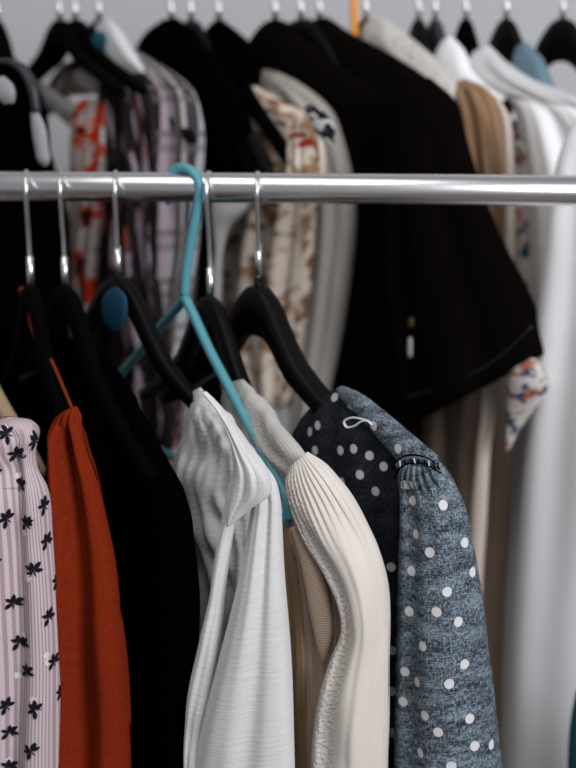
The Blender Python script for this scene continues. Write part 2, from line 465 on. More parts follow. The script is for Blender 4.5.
hanger(-48, 33, True, 'broad', M['wood'], 'pale wooden hanger holding the pink striped shirt, cut off by the left edge', wide=.86, drop=.012)
hanger(27, 27, True, 'slim', M['hanger_velvet'], 'black hanger with rust ribbons on its hook, leftmost whole hook on the front rail', swivel=-20, wide=.58)
hanger(62, 27, True, 'slim', M['hanger_velvet'], 'plain black hanger on the front rail, between the ribboned one and the blue disc', swivel=-24)
h3 = hanger(116, 41, True, 'slim', M['hanger_black'], 'black hanger with a blue oval disc, holding the white gauze blouse', swivel=-38, drop=-.010, wide=.86)
h5 = hanger(209, 27, True, 'slim', M['hanger_black'], 'black hanger holding the cream lace blouse, just right of the teal plastic hanger', swivel=-32, drop=.008, wide=.86)
hanger(258, 41, True, 'broad', M['hanger_black'], 'broad black hanger holding the blue polka dot dress', swivel=-43, thick=1.5, socket=True, drop=-.002, wide=.70)
plastic_hanger(183, 29, True, M['teal_plastic'], 'teal plastic tube hanger on the front rail beside the white gauze blouse', swivel=25)

# blue felt disc on the third front hanger
pl = hplane(116, 41, True, -.013)
disc = link('size_disc', cloth(pl, [(112, 287, 117, 287, .001), (105, 294, 124, 294, .003), (102, 307, 127, 307, .004), (105, 322, 124, 322, .003), (112, 331, 117, 331, .001)], n=32, per=4, wr=0), M['blue_disc'])
def adopt(o, parent):
    bpy.context.view_layer.update()
    mw = parent.matrix_world.copy(); o.parent = parent; o.matrix_parent_inverse = mw.inverted()
adopt(disc, h3); disc['label'] = 'blue oval disc'

# ------------------------------------------------------------ garments
def garment(name, label, cat, px, front=True, group=None):
    g = empty(name, on_rail(px, front) - Vector((0, 0, .1)), 0); tag(g, label, cat, group); return g
def part(g, name, plane, rows, mat, label=None, **kw):
    me = cloth(plane, rows, **kw); me.transform(Matrix.Translation(-g.location))
    o = link(name, me, mat, g)
    if label: o['label'] = label
    return o
def ribbon(g, name, pts, r, mat, flat=.35, label=None, n=8):
    me = tube(pts, r, n, flat); me.transform(Matrix.Translation(-g.location))
    o = link(name, me, mat, g)
    if label: o['label'] = label
    return o

def bvh_of(objs):
    vs = []; fs = []
    for o in objs:
        b = len(vs); off = o.parent.location if o.parent else Vector()
        vs += [v.co + off for v in o.data.vertices]; fs += [tuple(b + i for i in p.vertices) for p in o.data.polygons]
    return BVHTree.FromPolygons(vs, fs)
class Decals:
    """flat print laid on the cloth itself: motif polygons projected on the surface along its normal"""
    def __init__(s, objs): s.t = bvh_of(objs); s.v = []; s.f = []
    def frame(s, P, N, rot):
        z = Vector((0, 0, 1)); v = (z - N * z.dot(N)).normalized(); u = v.cross(N).normalized()
        return u * math.cos(rot) + v * math.sin(rot), v * math.cos(rot) - u * math.sin(rot)
    def at(s, P, N, polys, size, rot=0, lift=.0004, face=True):
        if face and N.dot(CAM - P) < 0: N = -N
        U, V = s.frame(P, N, rot)
        if not face:
            for poly in polys:
                for (x, y) in poly:
                    q = P + U * x * size + V * y * size; h = s.t.ray_cast(q + N * .006, -N, .012)
                    if h[0] is None or h[1].dot(N) < .8: return
        for poly in polys:
            ids = []
            for (x, y) in poly:
                q = P + U * x * size + V * y * size
                h = s.t.ray_cast(q + N * .02, -N, .04)
                q2 = (h[0] if h[0] is not None else q) + N * lift
                ids.append(len(s.v)); s.v.append(q2)
            c = len(s.v); s.v.append(sum((s.v[i] for i in ids), Vector()) / len(ids) if True else P)
            for i in range(len(ids)): s.f.append((c, ids[i], ids[(i + 1) % len(ids)]))
    def px(s, x, y, polys, size, rot=0, lift=.0004):
        d = ray(x, y).normalized(); h = s.t.ray_cast(CAM, d, 5)
        if h[0] is None: return False
        s.at(h[0], h[1], polys, size, rot, lift); return True
    def spread(s, obj, n, gap, make, size, lift=.0004, seed=1, low=False):
        """the same print on the rest of the cloth (far side and lower part)"""
        rd = random.Random(seed); off = obj.parent.location; ps = [v.copy() for v in s.v[::8]]; me = obj.data
        for _ in range(n * 12):
            f = me.polygons[rd.randrange(len(me.polygons))]; P = f.center + off; N = f.normal
            d = P - CAM; zc = d.dot(FWD); y = 384 - FPX * d.dot(UPV) / zc; x = 288 + FPX * d.x / zc
            if ((low or N.dot(CAM - P) > 0) and y < 772 and x > -4) or any((P - q).length < gap for q in ps): continue
            ps.append(P); s.at(P, N, make(_), size, rd.uniform(0, 6), lift, False)
    def build(s, g, name, mat):
        me = bpy.data.meshes.new(name); me.from_pydata([(v - g.location)[:] for v in s.v], [], s.f)
        for p in me.polygons: p.use_smooth = True
        o = link(name, me, mat, g); o['kind'] = 'stuff'; return o
CIRC = [[(math.cos(2 * math.pi * k / 18), math.sin(2 * math.pi * k / 18)) for k in range(18)]]
def leaf(cx, cy, ang, L, W):
    pts = []
    prof = [(0, 0), (.25, .7), (.55, 1), (.8, .7), (1, 0), (.8, -.7), (.55, -1), (.25, -.7)]
    for a, b in prof:
        x = a * L; y = b * W / 2; pts.append((cx + x * math.cos(ang) - y * math.sin(ang), cy + x * math.sin(ang) + y * math.cos(ang)))
    return pts
def sprig(sd):
    r = random.Random(sd); out = []
    out.append(leaf(-.1, -.15, 1.2 + r.uniform(-.2, .2), .80, .42)); out.append(leaf(.05, -.1, .35 + r.uniform(-.2, .2), .85, .42))
    out.append(leaf(-.05, -.1, 2.3 + r.uniform(-.2, .2), .75, .34)); out.append(leaf(0, -.1, -.5, .8, .38)); out.append(leaf(-.05, -.12, 3.5, .85, .40))
    out.append(leaf(0, 0, -1.5 + r.uniform(-.3, .3), .7, .12))
    return out
def flower():
    return [leaf(0, 0, 2 * math.pi * k / 7, .48, .26) for k in range(7)]

# --- pink pinstriped shirt (far left)
g = garment('striped_shirt', 'pale pink pinstriped shirt with black leaf sprigs at the left edge', 'shirt', -48)
pl = tplane(30, 430, -.175, 62)
psl = part(g, 'sleeve', pl, [(-10, 421, 10, 417, .003), (-24, 426, 26, 423, .018), (-30, 441, 34.5, 439, .024), (-26, 453, 32, 453, .022), (-28, 464, 33, 464, .018),
    (-30, 490, 42, 490, .024), (-32, 540, 47, 540, .024), (-34, 600, 52, 600, .026), (-36, 680, 55, 680, .027), (-38, 768, 55, 768, .028), (-40, 1000, 58, 1000, .03)], M['pink'],
    folds=((1.7, .0075, .6, 2.2, .05, 1), (7, .0008, 0, 0, 0, .4)), wr=.0012, n=160, per=12)
pbd = part(g, 'body', hplane(-48, 33, True), [(-70, 330, -60, 330, .005), (-130, 380, -10, 390, .02), (-160, 430, -20, 430, .02), (-170, 600, -20, 600, .025), (-180, 1000, -20, 1000, .03)], M['pink'])
for (x, y, xx, yy_) in ((32, 462, 38, 466),):
    part(g, 'cap_ruffle', tplane(34, 460, -.15, 62), [(28, 455, 32, 454, .002), (26, 462, 37, 460, .006), (28, 470, 38.5, 468, .006), (32, 476, 37, 475, .002)], M['pink'], n=32, per=5)
dc = Decals([psl]); dw = Decals([psl])
spots = [(5, 434, 1.2), (17, 452, .4), (22, 484, .2), (26, 522, .5), (5, 518, 1), (46, 540, .5), (33, 569, .4), (13, 601, .2), (48, 616, .6), (19, 641, .5), (53, 660, .4), (27, 670, .3), (5, 705, .8),
         (34, 709, 1.2), (9, 731, .3), (30, 750, .9), (8, 765, .2), (34, 440, 1), (43, 505, .8), (56, 580, .4), (60, 690, .5), (-8, 470, .4), (-10, 560, .6), (-10, 640, .8), (-12, 690, .1)]
for i, (x, y, r) in enumerate(spots): dc.px(x, y, sprig(i), .0098, r, .0009)
for i, (x, y) in enumerate([(25, 533), (28, 578), (25, 635), (46, 655), (18, 675), (15, 728), (33, 700), (9, 760), (20, 476), (47, 662)]): dw.px(x, y, flower(), .0080, i, .0007)
dc.spread(psl, 90, .022, sprig, .0098, .0009)
dw.build(g, 'flower_print', M['print_white']); dc.build(g, 'leaf_print', M['print_black'])

# --- rust red dress hung by ribbons
g = garment('rust_dress', 'rust red crepe dress hung by thin ribbons beside the pink striped shirt', 'dress', 27)
pl = hplane(27, 30, True)
part(g, 'bodice', tplane(78, 420, -.15, 72), [(66, 409, 76, 406, .003), (57, 416, 79, 414, .008), (52, 428, 82, 428, .011), (52, 445, 87, 448, .012), (53, 480, 98, 480, .016), (54, 520, 108, 520, .019),
    (55, 560, 117, 560, .022), (57, 620, 124, 620, .024), (59, 700, 130, 700, .026), (60, 768, 132, 768, .028), (60, 1050, 138, 1050, .032)], M['red'],
    folds=((1.1, .012, 3.9, .6, .14, 1), (4, .0030, .4, 2, .0, .22)), wr=.003, wscale=(25, 10), n=140, per=10)
for k, pts in enumerate([[(26, 293), (30, 322), (46, 362), (66, 408)], [(26, 294), (38, 332), (55, 368), (72, 408)]]):
    ribbon(g, 'hanging_ribbon', [hit(x, y, pl) for x, y in pts], .0016, M['red_thread'], .8)
kp = hit(24.5, 292, pl)
ribbon(g, 'ribbon_knot', [kp + Vector((-.004, -.004, .002)), kp + Vector((0, -.006, .004)), kp + Vector((.004, -.004, 0)), kp + Vector((0, .004, -.003)), kp + Vector((-.004, 0, 0))], .0019, M['red_thread'], 1)

# --- black garment between the rust dress and white blouse
g = garment('black_dress', 'plain black dress between the rust dress and the white gauze blouse', 'dress', 62)
part(g, 'body', hplane(62, 27, True, .012), [(60, 335, 106, 356, .003), (45, 350, 126, 385, .008), (36, 380, 142, 420, .012), (30, 430, 160, 458, .016), (30, 480, 176, 492, .018), (28, 540, 187, 545, .020),
    (26, 620, 190, 620, .022), (24, 768, 184, 768, .022), (20, 1050, 184, 1050, .024)], M['black_cloth'], folds=((4, .004, 1, 1, .2, 1),), p=.6)

# --- white gauze blouse
g = garment('gauze_blouse', 'white crinkled gauze blouse on the hanger with the blue disc', 'blouse', 116)
pl = hplane(116, 41, True)
part(g, 'body', pl, [(194, 391, 200, 388, .002), (190, 402, 212, 400, .006), (184, 428, 232, 424, .009), (176, 455, 250, 450, .011), (174, 480, 262, 478, .016), (181, 520, 268, 520, .017),
    (188, 560, 272, 560, .018), (194, 640, 276, 640, .02), (198, 768, 280, 768, .02), (200, 1050, 284, 1050, .02)], M['white_gauze'],
    folds=((4, .0012, 0, 2, .1, 1),), wr=.005, wscale=(70, 30), n=110, per=12)
slp = tplane(262, 480, -.21, 72)
part(g, 'shoulder_cap', tplane(262, 480, -.222, 82), [(200, 392, 207, 392, .003), (212, 404, 219, 405, .006), (225, 424, 236, 427, .010), (232, 446, 254, 454, .013), (233, 470, 270, 478, .013), (230, 492, 270, 494, .009), (227, 512, 252, 508, .005), (227, 527, 234, 523, .002)],
    M['white_gauze_soft'], folds=((3, .0012, 2, 1, .1, 1),), wr=.002, wscale=(60, 40), n=90)
part(g, 'sleeve', slp, [(246, 450, 264, 464, .003), (250, 478, 275, 482, .007), (252, 500, 279, 500, .009), (249, 522, 280.5, 522, .011), (243, 560, 282.5, 560, .014), (232, 610, 286, 610, .017), (216, 670, 290, 670, .02),
    (198, 740, 293, 740, .022), (193, 768, 294, 768, .022), (180, 1000, 300, 1000, .036)], M['white_gauze_soft'], folds=((1.6, .0030, 2.2, 1.0, .08, 1),), wr=.002, wscale=(30, 8), n=130, per=12)
part(g, 'front_placket', tplane(215, 600, -.20, 66), [(232, 470, 238, 472, .002), (226, 500, 237, 500, .006), (222, 524, 234, 524, .007), (218, 548, 230, 550, .008), (212, 590, 224, 592, .009), (203, 630, 220, 635, .010), (192, 682, 212, 690, .011), (187, 725, 204, 735, .011),
    (187, 768, 202, 775, .011), (186, 1000, 204, 1000, .012)], M['white_gauze_soft'], folds=((1.5, .001, 0, 8, .1, 1),), wr=.0015, wscale=(50, 30), n=60)

# --- cream lace blouse
g = garment('lace_blouse', 'cream lace blouse with puffed gathered sleeve and net insert, below the teal hanger', 'blouse', 209)
pl = hplane(209, 27, True)
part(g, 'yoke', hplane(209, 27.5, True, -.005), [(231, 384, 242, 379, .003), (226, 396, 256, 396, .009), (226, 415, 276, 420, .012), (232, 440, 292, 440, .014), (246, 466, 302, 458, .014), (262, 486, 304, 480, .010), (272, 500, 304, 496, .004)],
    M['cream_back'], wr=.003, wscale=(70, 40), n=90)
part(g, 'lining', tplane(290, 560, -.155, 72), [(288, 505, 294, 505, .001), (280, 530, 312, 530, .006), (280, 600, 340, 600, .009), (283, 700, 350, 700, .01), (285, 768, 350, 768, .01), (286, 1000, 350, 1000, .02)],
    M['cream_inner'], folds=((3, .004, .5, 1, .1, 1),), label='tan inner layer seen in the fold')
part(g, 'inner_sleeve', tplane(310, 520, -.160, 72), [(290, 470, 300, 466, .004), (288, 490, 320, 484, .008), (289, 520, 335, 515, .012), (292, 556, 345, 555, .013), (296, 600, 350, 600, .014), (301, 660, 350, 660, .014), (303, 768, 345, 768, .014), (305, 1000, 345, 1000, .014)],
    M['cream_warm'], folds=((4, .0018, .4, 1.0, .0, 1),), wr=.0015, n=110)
part(g, 'net_insert', tplane(316, 580, -.184, 70), [(290, 528, 296, 526, .002), (296, 548, 311, 546, .004), (303, 580, 324, 578, .005), (309, 612, 331, 606, .005), (315, 640, 333, 630, .004), (322, 664, 328, 655, .002)], M['net'], wr=.001, n=40, label='brownish see-through net strip')
csl = part(g, 'puff_sleeve', tplane(345, 540, -.188, 66), [(291, 466, 307, 452, .005), (287, 480, 325, 466, .012), (291, 505, 346, 490, .017), (304, 535, 366, 524, .020), (326, 568, 381, 560, .021), (342, 600, 387, 596, .021), (345, 625, 388.5, 625, .021),
    (334, 655, 388.5, 655, .023), (322, 695, 388, 695, .026), (314, 768, 386, 768, .028), (300, 1000, 384, 1000, .038)], M['cream_lace'],
    folds=((11, .0008, .9, .8, 0, .35), (1.5, .0040, 1.4, -.6, .2, 1)), wr=.0022, wscale=(45, 18), n=180, per=12)

# --- polka dot dress
g = garment('polka_dot_dress', 'blue-grey chambray dress with white polka dots and gathered sleeve', 'dress', 258)
pl = hplane(258, 41, True)
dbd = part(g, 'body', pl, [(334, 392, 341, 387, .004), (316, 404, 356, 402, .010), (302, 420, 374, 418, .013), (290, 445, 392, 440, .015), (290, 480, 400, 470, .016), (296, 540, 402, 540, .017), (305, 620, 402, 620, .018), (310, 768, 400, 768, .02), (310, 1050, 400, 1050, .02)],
    M['chambray_shade'], folds=((3, .0012, 0, 1, .1, 1),), wr=.0012, label='dark shaded body of the dress', n=100)
dsh = part(g, 'lit_shoulder_strip', tplane(380, 420, -.125, 41), [(337, 389, 342, 386, .003), (344, 399, 357, 393, .007), (360, 414, 378, 409, .009), (376, 432, 400, 427, .010), (392, 450, 420, 444, .011), (402, 462, 436, 460, .010), (410, 470, 430, 470, .004)], M['chambray'], wr=.0012, n=60)  # lit strip along the shoulder, its brightness put into the lighter cloth colour
dsl = part(g, 'sleeve', tplane(440, 520, -.165, 66), [(404, 462, 434, 460, .010), (401, 472, 444, 470, .016), (402, 488, 455, 486, .020), (403, 510, 464, 508, .024), (402, 545, 472, 545, .027), (401, 600, 481, 600, .030), (399.5, 680, 489, 680, .033), (398, 768, 497, 768, .036), (396, 1000, 512, 1000, .04)],
    M['chambray'], folds=((7, .0036, .3, .8, .0, .28), (1.5, .0035, 1.1, .5, .15, 1)), wr=.0016, wscale=(35, 10), n=160, per=12)
part(g, 'sleeve_back_fold', tplane(480, 700, -.13, 66), [(470, 600, 480, 600, .004), (474, 660, 489, 660, .008), (478, 720, 496, 720, .01), (480, 768, 500, 768, .012), (480, 1000, 512, 1000, .014)], M['chambray'], n=40)
z = lambda x, y: (300 + x / 1.931, 370 + y / 1.931)
sd = [(220, 252), (276, 261), (225, 317), (318, 333), (251, 352), (333, 390), (217, 388), (284, 428), (264, 467), (212, 466), (305, 486), (237, 533), (317, 568), (203, 582), (227, 602), (288, 606), (199, 640), (241, 667), (327, 673), (267, 699), (337, 726), (369, 723), (233, 739), (292, 765)]
bd = [(68, 53), (35, 107), (20, 119), (98, 75), (143, 108), (190, 152), (79, 155), (104, 152), (135, 165), (162, 186), (116, 202), (147, 234), (82, 216), (178, 541), (179, 700), (30, 155), (176, 380), (178, 620)]
dd = Decals([dbd, dsh, dsl])
for x, y in sd: dd.px(*z(x, y), CIRC, .0042, lift=.0005)
for x, y in bd: dd.px(*z(x, y), CIRC, .0040, lift=.0007)
ds = Decals([dsl]); ds.v = []; ds.spread(dsl, 160, .017, lambda i: CIRC, .0042, .0005)
dd.spread(dbd, 200, .017, lambda i: CIRC, .0042, .0007, 3, True)
dd.build(g, 'polka_dots', M['dot_white']); ds.build(g, 'polka_dots', M['dot_white'])
# gathered seam: black piping over the sleeve head and white stitches
sp_ = tplane(420, 462, -.195, 60)
for k, pts in enumerate([[(392, 470), (398, 460), (410, 455), (424, 457), (436, 464), (440, 470)], [(394, 478), (400, 468), (412, 463), (424, 464), (436, 470), (441, 473)], [(397, 466), (404, 460), (414, 458.5), (426, 460.5), (437, 467)]]):
    ribbon(g, 'seam_piping', [hit(x, y, sp_) for x, y in pts], .0007 if k < 2 else .0022, M['black_cloth'] if k < 2 else M['chambray'], 1)
for k in range(9):
    x = 400 + k * 4.6 + random.uniform(-1, 1); y = 457 + abs(k - 3) * .9
    a = hit(x, y, sp_) + Vector((0, -.003, 0)); b = hit(x + random.uniform(0, 3), y + random.uniform(4, 8), sp_) + Vector((0, -.003, 0))
    ribbon(g, 'stitch', [a, (a + b) / 2, b], .0006, M['dot_white'] if k % 3 == 0 else M['black_cloth'], 1, n=6)
lp = tplane(355, 422, -.125, 60)
ribbon(g, 'hanging_loop', [hit(x, y, lp) for x, y in [(368, 421), (360, 418.5), (350, 418), (344, 422), (346, 426.5), (354, 426), (361, 421.5), (368, 421), (372, 425)]], .0015, M['ribbon'], .5, label='white ribbon hanging loop')

# ------------------------------------------------------------ rear rail: hangers
hanger(-6, 25, False, 'steep', M['hanger_velvet'], 'black hanger at the top left corner, cut off by the left edge')
hanger(57, 27, False, 'broad', M['hanger_velvet'], 'black velvet hanger on the rear rail above the orange floral top', wide=.95, zs=.62)
hanger(73, 29, False, 'broad', M['hanger_velvet'], 'black hanger on the rear rail overlapping the one above the orange floral top', wide=.95, zs=.62)
hb = hanger(97, 35, False, 'slim', M['hanger_black'], 'black hanger with blue patch above the plaid shirt')
hanger(170, 28, False, 'steep', M['hanger_velvet'], 'broad black hanger of the jacket right of the plaid shirt')
hanger(190, 25, False, 'steep', M['hanger_black'], 'glossy black hanger with long arm sloping down to the cream floral blouse', thick=1.4, wide=1.05)
hanger(218, 25, False, 'steep', M['hanger_velvet'], 'black hanger behind the glossy one, left of the cream floral blouse')
hanger(275, 45, False, 'steep', M['hanger_velvet'], 'black hanger under the black coat nearest the cream floral blouse')
hanger(301, 45, False, 'steep', M['hanger_black'], 'black hanger with thick black hook between two black coats', hookmat=M['hanger_black'])
hanger(320, 48, False, 'steep', M['hanger_velvet'], 'black hanger under the large black T-shirt')
plastic_hanger(356, 15, False, M['orange_plastic'], 'orange plastic hanger on the rear rail behind the black T-shirt', rad=.0045, nz=-.112, nd=.026, far=.03, near=.05, swivel=180)
hanger(367, 42, False, 'slim', M['hanger_velvet'], 'hanger under the speckled lace blouse on the rear rail', wide=.45)
hanger(420, 25, False, 'steep', M['hanger_black'], 'small black hanger with thick black neck above the speckled lace blouse', hookmat=M['hanger_black'], wide=.5)
hanger(437, 32, False, 'steep', M['hanger_grey'], 'dark grey hanger just right of the one with a thick black neck', wide=.45)
hanger(468, 30, False, 'steep', M['hanger_velvet'], 'black hanger behind the white collars on the rear rail', wide=.45)
hanger(509, 30, False, 'steep', M['hanger_black'], 'black hanger above the blue-grey satin top at the upper right', wide=.62)
hanger(566, 35, False, 'steep', M['hanger_black'], 'black hanger in the top right corner, nearest the right edge', wide=.8)

# ------------------------------------------------------------ rear rail: garments
B = lambda px, a, sh=0: hplane(px, a, False, sh)
g = garment('black_coat', 'black coat at the far left of the rear rail', 'coat', -6, False)
part(g, 'body', B(-6, 30), [(-20, 42, -2, 40, .004), (-40, 62, 12, 62, .02), (-50, 100, 34, 105, .025), (-50, 150, 46, 150, .02), (-50, 200, 62, 200, .02), (-50, 300, 66, 300, .02), (-50, 420, 66, 420, .02), (-50, 768, 100, 768, .035), (-50, 1000, 110, 1000, .04)], M['black_cloth'])
g = garment('grey_edged_jacket', 'black jacket with a shiny grey edge at the upper left', 'jacket', 8, False)
pg = tplane(30, 90, .17, 62)
part(g, 'shoulder', pg, [(-12, 58, 0, 56, .003), (-18, 66, 22, 64, .012), (-20, 84, 35, 84, .016), (-18, 115, 44, 115, .018), (-16, 165, 47, 165, .02), (-10, 250, 50, 250, .02), (-10, 600, 60, 600, .02), (-10, 900, 60, 900, .02)], M['black_cloth'])
pe = tplane(30, 90, .145, 62)
ribbon(g, 'piping', [hit(x, y, pe) for x, y in [(-6, 62), (10, 62), (24, 71), (33, 88), (37, 112)]], [.003, .004, .0055, .0065, .0055], M['hanger_grey'], .8)
part(g, 'strap', tplane(40, 130, .14, 66), [(31, 112, 38, 112, .002), (32, 125, 44, 125, .005), (36, 150, 48, 150, .006), (39, 162, 49, 162, .004), (43, 166, 47, 166, .001)], M['plastic_grey'], n=32, label='pale grey strap end')
part(g, 'lapel', tplane(8, 88, .145, 66), [(-6, 78, 4, 76, .002), (-8, 86, 12, 84, .004), (-4, 96, 15, 94, .004), (4, 104, 14, 103, .001)], M['plastic_grey'], n=32, label='pale grey lapel')

g = garment('orange_floral_top', 'orange, red and white floral top on the rear rail, upper left', 'top', 60, False)
part(g, 'shoulder', B(60, 33, .012), [(32, 84, 42, 82, .004), (36, 92, 58, 94, .009), (46, 104, 76, 106, .011), (60, 116, 90, 114, .011), (74, 130, 98, 124, .008)], M['grey_blouse'], label='plain white shoulder of the top', n=48)
part(g, 'body', B(60, 33, .01), [(80, 100, 108, 98, .005), (76, 112, 116, 110, .010), (75, 128, 122, 124, .014), (76, 170, 122, 165, .018), (74, 230, 114, 230, .018), (68, 300, 110, 300, .02), (60, 420, 105, 420, .02), (60, 700, 105, 700, .02)], M['orange_floral'], folds=((4, .004, 0, 1, .1, 1),))
part(g, 'collar', B(60, 33, .03), [(62, 64, 72, 60, .002), (50, 82, 90, 74, .005), (49, 90, 100, 84, .006), (60, 96, 104, 94, .003)], M['cream_stripe'], n=48)

g = garment('dark_print_dress', 'dark dress with lilac streaks hanging left of the plaid shirt', 'dress', 80, False)
part(g, 'body', B(80, 33), [(100, 74, 118, 72, .005), (102, 86, 132, 84, .012), (104, 120, 143, 118, .016), (106, 170, 150, 168, .02), (96, 240, 150, 240, .02), (84, 310, 160, 310, .02), (70, 380, 170, 380, .022), (60, 500, 175, 500, .024), (60, 800, 180, 800, .024)], M['dark_scarf'], folds=((5, .005, 0, 1, .1, 1),), n=110)

g = garment('plaid_shirt', 'grey, lilac and brown plaid shirt behind the teal hanger', 'shirt', 97, False)
part(g, 'collar', B(97, 36, -.02), [(96, 26, 108, 18, .003), (100, 40, 118, 30, .008), (108, 54, 128, 46, .009), (118, 66, 138, 62, .008), (128, 76, 144, 72, .003)], M['white_speck'], label='plain white collar', n=48)
part(g, 'body', B(97, 38), [(100, 40, 116, 36, .005), (108, 56, 140, 54, .012), (120, 74, 166, 70, .016), (130, 90, 186, 88, .018), (138, 120, 195, 120, .022), (142, 170, 196, 170, .024), (150, 210, 194, 210, .022), (152, 260, 192, 260, .02), (150, 320, 184, 320, .02), (150, 400, 178, 400, .02), (150, 470, 175, 470, .02)], M['plaid'], folds=((3, .006, 1, 1, .15, 1),), n=110)
part(g, 'patch', B(97, 38, -.03), [(96, 32, 102, 31, .001), (93, 36, 106, 35, .003), (94, 46, 107, 46, .003), (98, 51, 104, 51, .001)], M['teal_cloth'], n=24, label='small dark teal label')

g = garment('black_jacket', 'black jacket directly right of the plaid shirt', 'jacket', 170, False)
part(g, 'body', B(170, 30), [(164, 20, 176, 18, .005), (150, 32, 190, 30, .014), (140, 52, 205, 50, .018), (152, 66, 218, 66, .02), (160, 100, 238, 100, .022), (180, 150, 250, 150, .020), (180, 185, 236, 185, .018), (176, 215, 212, 215, .016), (172, 330, 212, 330, .016), (150, 430, 225, 430, .02), (150, 800, 240, 800, .024)], M['black_cloth'])
g = garment('black_shirt', 'black shirt on the rear rail behind the glossy hanger', 'shirt', 218, False)
part(g, 'body', B(218, 30), [(212, 24, 224, 22, .005), (203, 38, 240, 36, .014), (202, 60, 256, 62, .018), (205, 100, 250, 100, .02), (205, 150, 246, 150, .018), (200, 190, 225, 190, .014), (196, 250, 210, 250, .012), (190, 450, 220, 450, .02), (190, 800, 230, 800, .02)], M['black_cloth'])

g = garment('floral_blouse', 'cream blouse with rust-brown flower print behind the front hooks', 'blouse', 232, False)
part(g, 'shoulder', B(232, 44, -.03), [(226, 84, 237, 77, .004), (227, 94, 258, 88, .010), (234, 108, 286, 104, .013), (246, 124, 306, 118, .014), (252, 140, 318, 134, .016), (252, 160, 322, 158, .018), (248, 180, 322, 180, .02)], M['floral'], n=90, wr=.002)
part(g, 'body', B(232, 44), [(250, 150, 318, 148, .01), (246, 175, 322, 175, .022), (232, 230, 318, 230, .024), (222, 300, 312, 300, .024), (228, 350, 302, 350, .024), (240, 385, 296, 385, .022), (252, 404, 290, 402, .018), (258, 411, 286, 409, .006)], M['floral'], folds=((3, .003, .5, 1, .1, 1), (6, .001, 0, 1, .1, 1)), n=110)
part(g, 'cuff', tplane(300, 150, .22, 66), [(294, 116, 304, 114, .004), (290, 130, 314, 128, .010), (288, 150, 318, 150, .013), (288, 185, 320, 185, .014)], M['floral'], folds=((3, .002, 0, 0, .1, 1),), n=60)
ribbon(g, 'red_bow', [hit(x, y, tplane(300, 136, .19, 66)) for x, y in [(290, 137), (295, 134), (299, 136), (303, 134), (306, 137)]], .0022, M['red_thread'], 1)

g = garment('grey_collar_blouse', 'pale grey blouse edge left of the cream floral blouse', 'blouse', 212, False)
part(g, 'body', tplane(230, 230, .28, 62), [(212, 196, 254, 196, .006), (213, 212, 246, 210, .010), (214, 228, 230, 226, .008), (216, 250, 223, 248, .006), (215, 300, 220, 300, .004), (214, 330, 217, 330, .002)], M['grey_blouse'], n=48)

g = garment('beige_blouse', 'plain warm grey blouse with a black and white tie, right of the cream floral one', 'blouse', 262, False)
part(g, 'body', B(262, 40), [(262, 71, 276, 67, .005), (254, 82, 294, 78, .013), (262, 98, 316, 94, .016), (276, 116, 332, 112, .018), (290, 140, 342, 138, .02), (300, 175, 350, 175, .02), (304, 210, 353, 210, .02), (304, 280, 347, 280, .02), (300, 350, 335, 350, .02), (296, 420, 324, 420, .02), (296, 700, 324, 700, .02)], M['beige'], folds=((3, .003, .5, 1, .1, 1),))
part(g, 'tie', tplane(320, 122, .18, 66), [(304, 106, 311, 104, .002), (308, 116, 324, 112, .005), (314, 130, 334, 126, .005), (322, 140, 335, 136, .004), (328, 146, 335, 144, .001)], M['tie_check'], n=32, label='black and white tie end')

g = garment('black_wool_coat', 'black coat draped between the beige blouse and the large black T-shirt', 'coat', 275, False)
part(g, 'body', B(275, 46), [(268, 24, 282, 21, .005), (256, 38, 300, 36, .014), (248, 58, 330, 60, .018), (270, 76, 370, 85, .02), (310, 100, 402, 112, .022), (335, 140, 415, 145, .024), (350, 175, 420, 175, .024), (356, 230, 420, 230, .024), (350, 300, 420, 300, .024), (325, 400, 420, 400, .024), (320, 800, 420, 800, .024)], M['coat'], n=90)
g = garment('black_cardigan', 'black cardigan squeezed behind the black coat, below the thick black hook', 'cardigan', 301, False)
part(g, 'body', B(301, 46, .02), [(294, 22, 308, 18, .005), (288, 34, 330, 34, .012), (290, 52, 360, 54, .016), (310, 80, 395, 85, .018), (340, 120, 420, 120, .02), (350, 300, 420, 300, .02), (340, 420, 420, 420, .02), (340, 800, 420, 800, .02)], M['black_knit'])
g = garment('black_t_shirt', 'large black T-shirt with a wide hemmed sleeve hanging below the front rail', 'T-shirt', 320, False)
part(g, 'body', B(320, 50, .0), [(314, 20, 327, 17, .005), (302, 30, 345, 30, .014), (300, 48, 390, 54, .018), (320, 68, 430, 80, .02), (345, 96, 452, 104, .022), (352, 140, 462, 142, .022), (355, 190, 470, 190, .022), (350, 260, 450, 260, .022), (340, 340, 420, 340, .022), (335, 430, 414, 430, .022), (330, 800, 420, 800, .022)], M['coat'], n=90)
tsl = part(g, 'sleeve', tplane(470, 250, .20, 60), [(400, 74, 430, 78, .006), (392, 105, 454, 100, .016), (388, 150, 466, 142, .022), (386, 210, 484, 200, .026), (386, 270, 505, 250, .03), (392, 340, 530, 300, .034), (398, 385, 541, 334, .036), (402, 418, 546, 349, .036), (404, 426, 546, 353, .030), (410, 426, 540, 358, .02)], M['coat'], folds=((2, .004, 1, 1, .2, 1),), n=100)
ribbon(g, 'hem_stitching', [hit(x, y, tplane(470, 330, .158, 60)) for x, y in [(404, 398), (450, 384), (500, 356), (532, 326)]], .0006, M['hanger_grey'], 1)
part(g, 'care_label', tplane(410, 345, .16, 66), [(408, 338, 412, 337, .0012), (407.5, 346, 412.5, 345, .0015), (408, 357, 412, 357, .0012)], M['plastic_grey'], n=16, per=3, wr=0, label='small white care label')
part(g, 'button', tplane(411, 322, .16, 66), [(409, 318, 413, 318, .0012), (408, 322, 414, 322, .0015), (409, 327, 413, 327, .0012)], M['gold'], n=16, per=3, wr=0, label='small brown button')

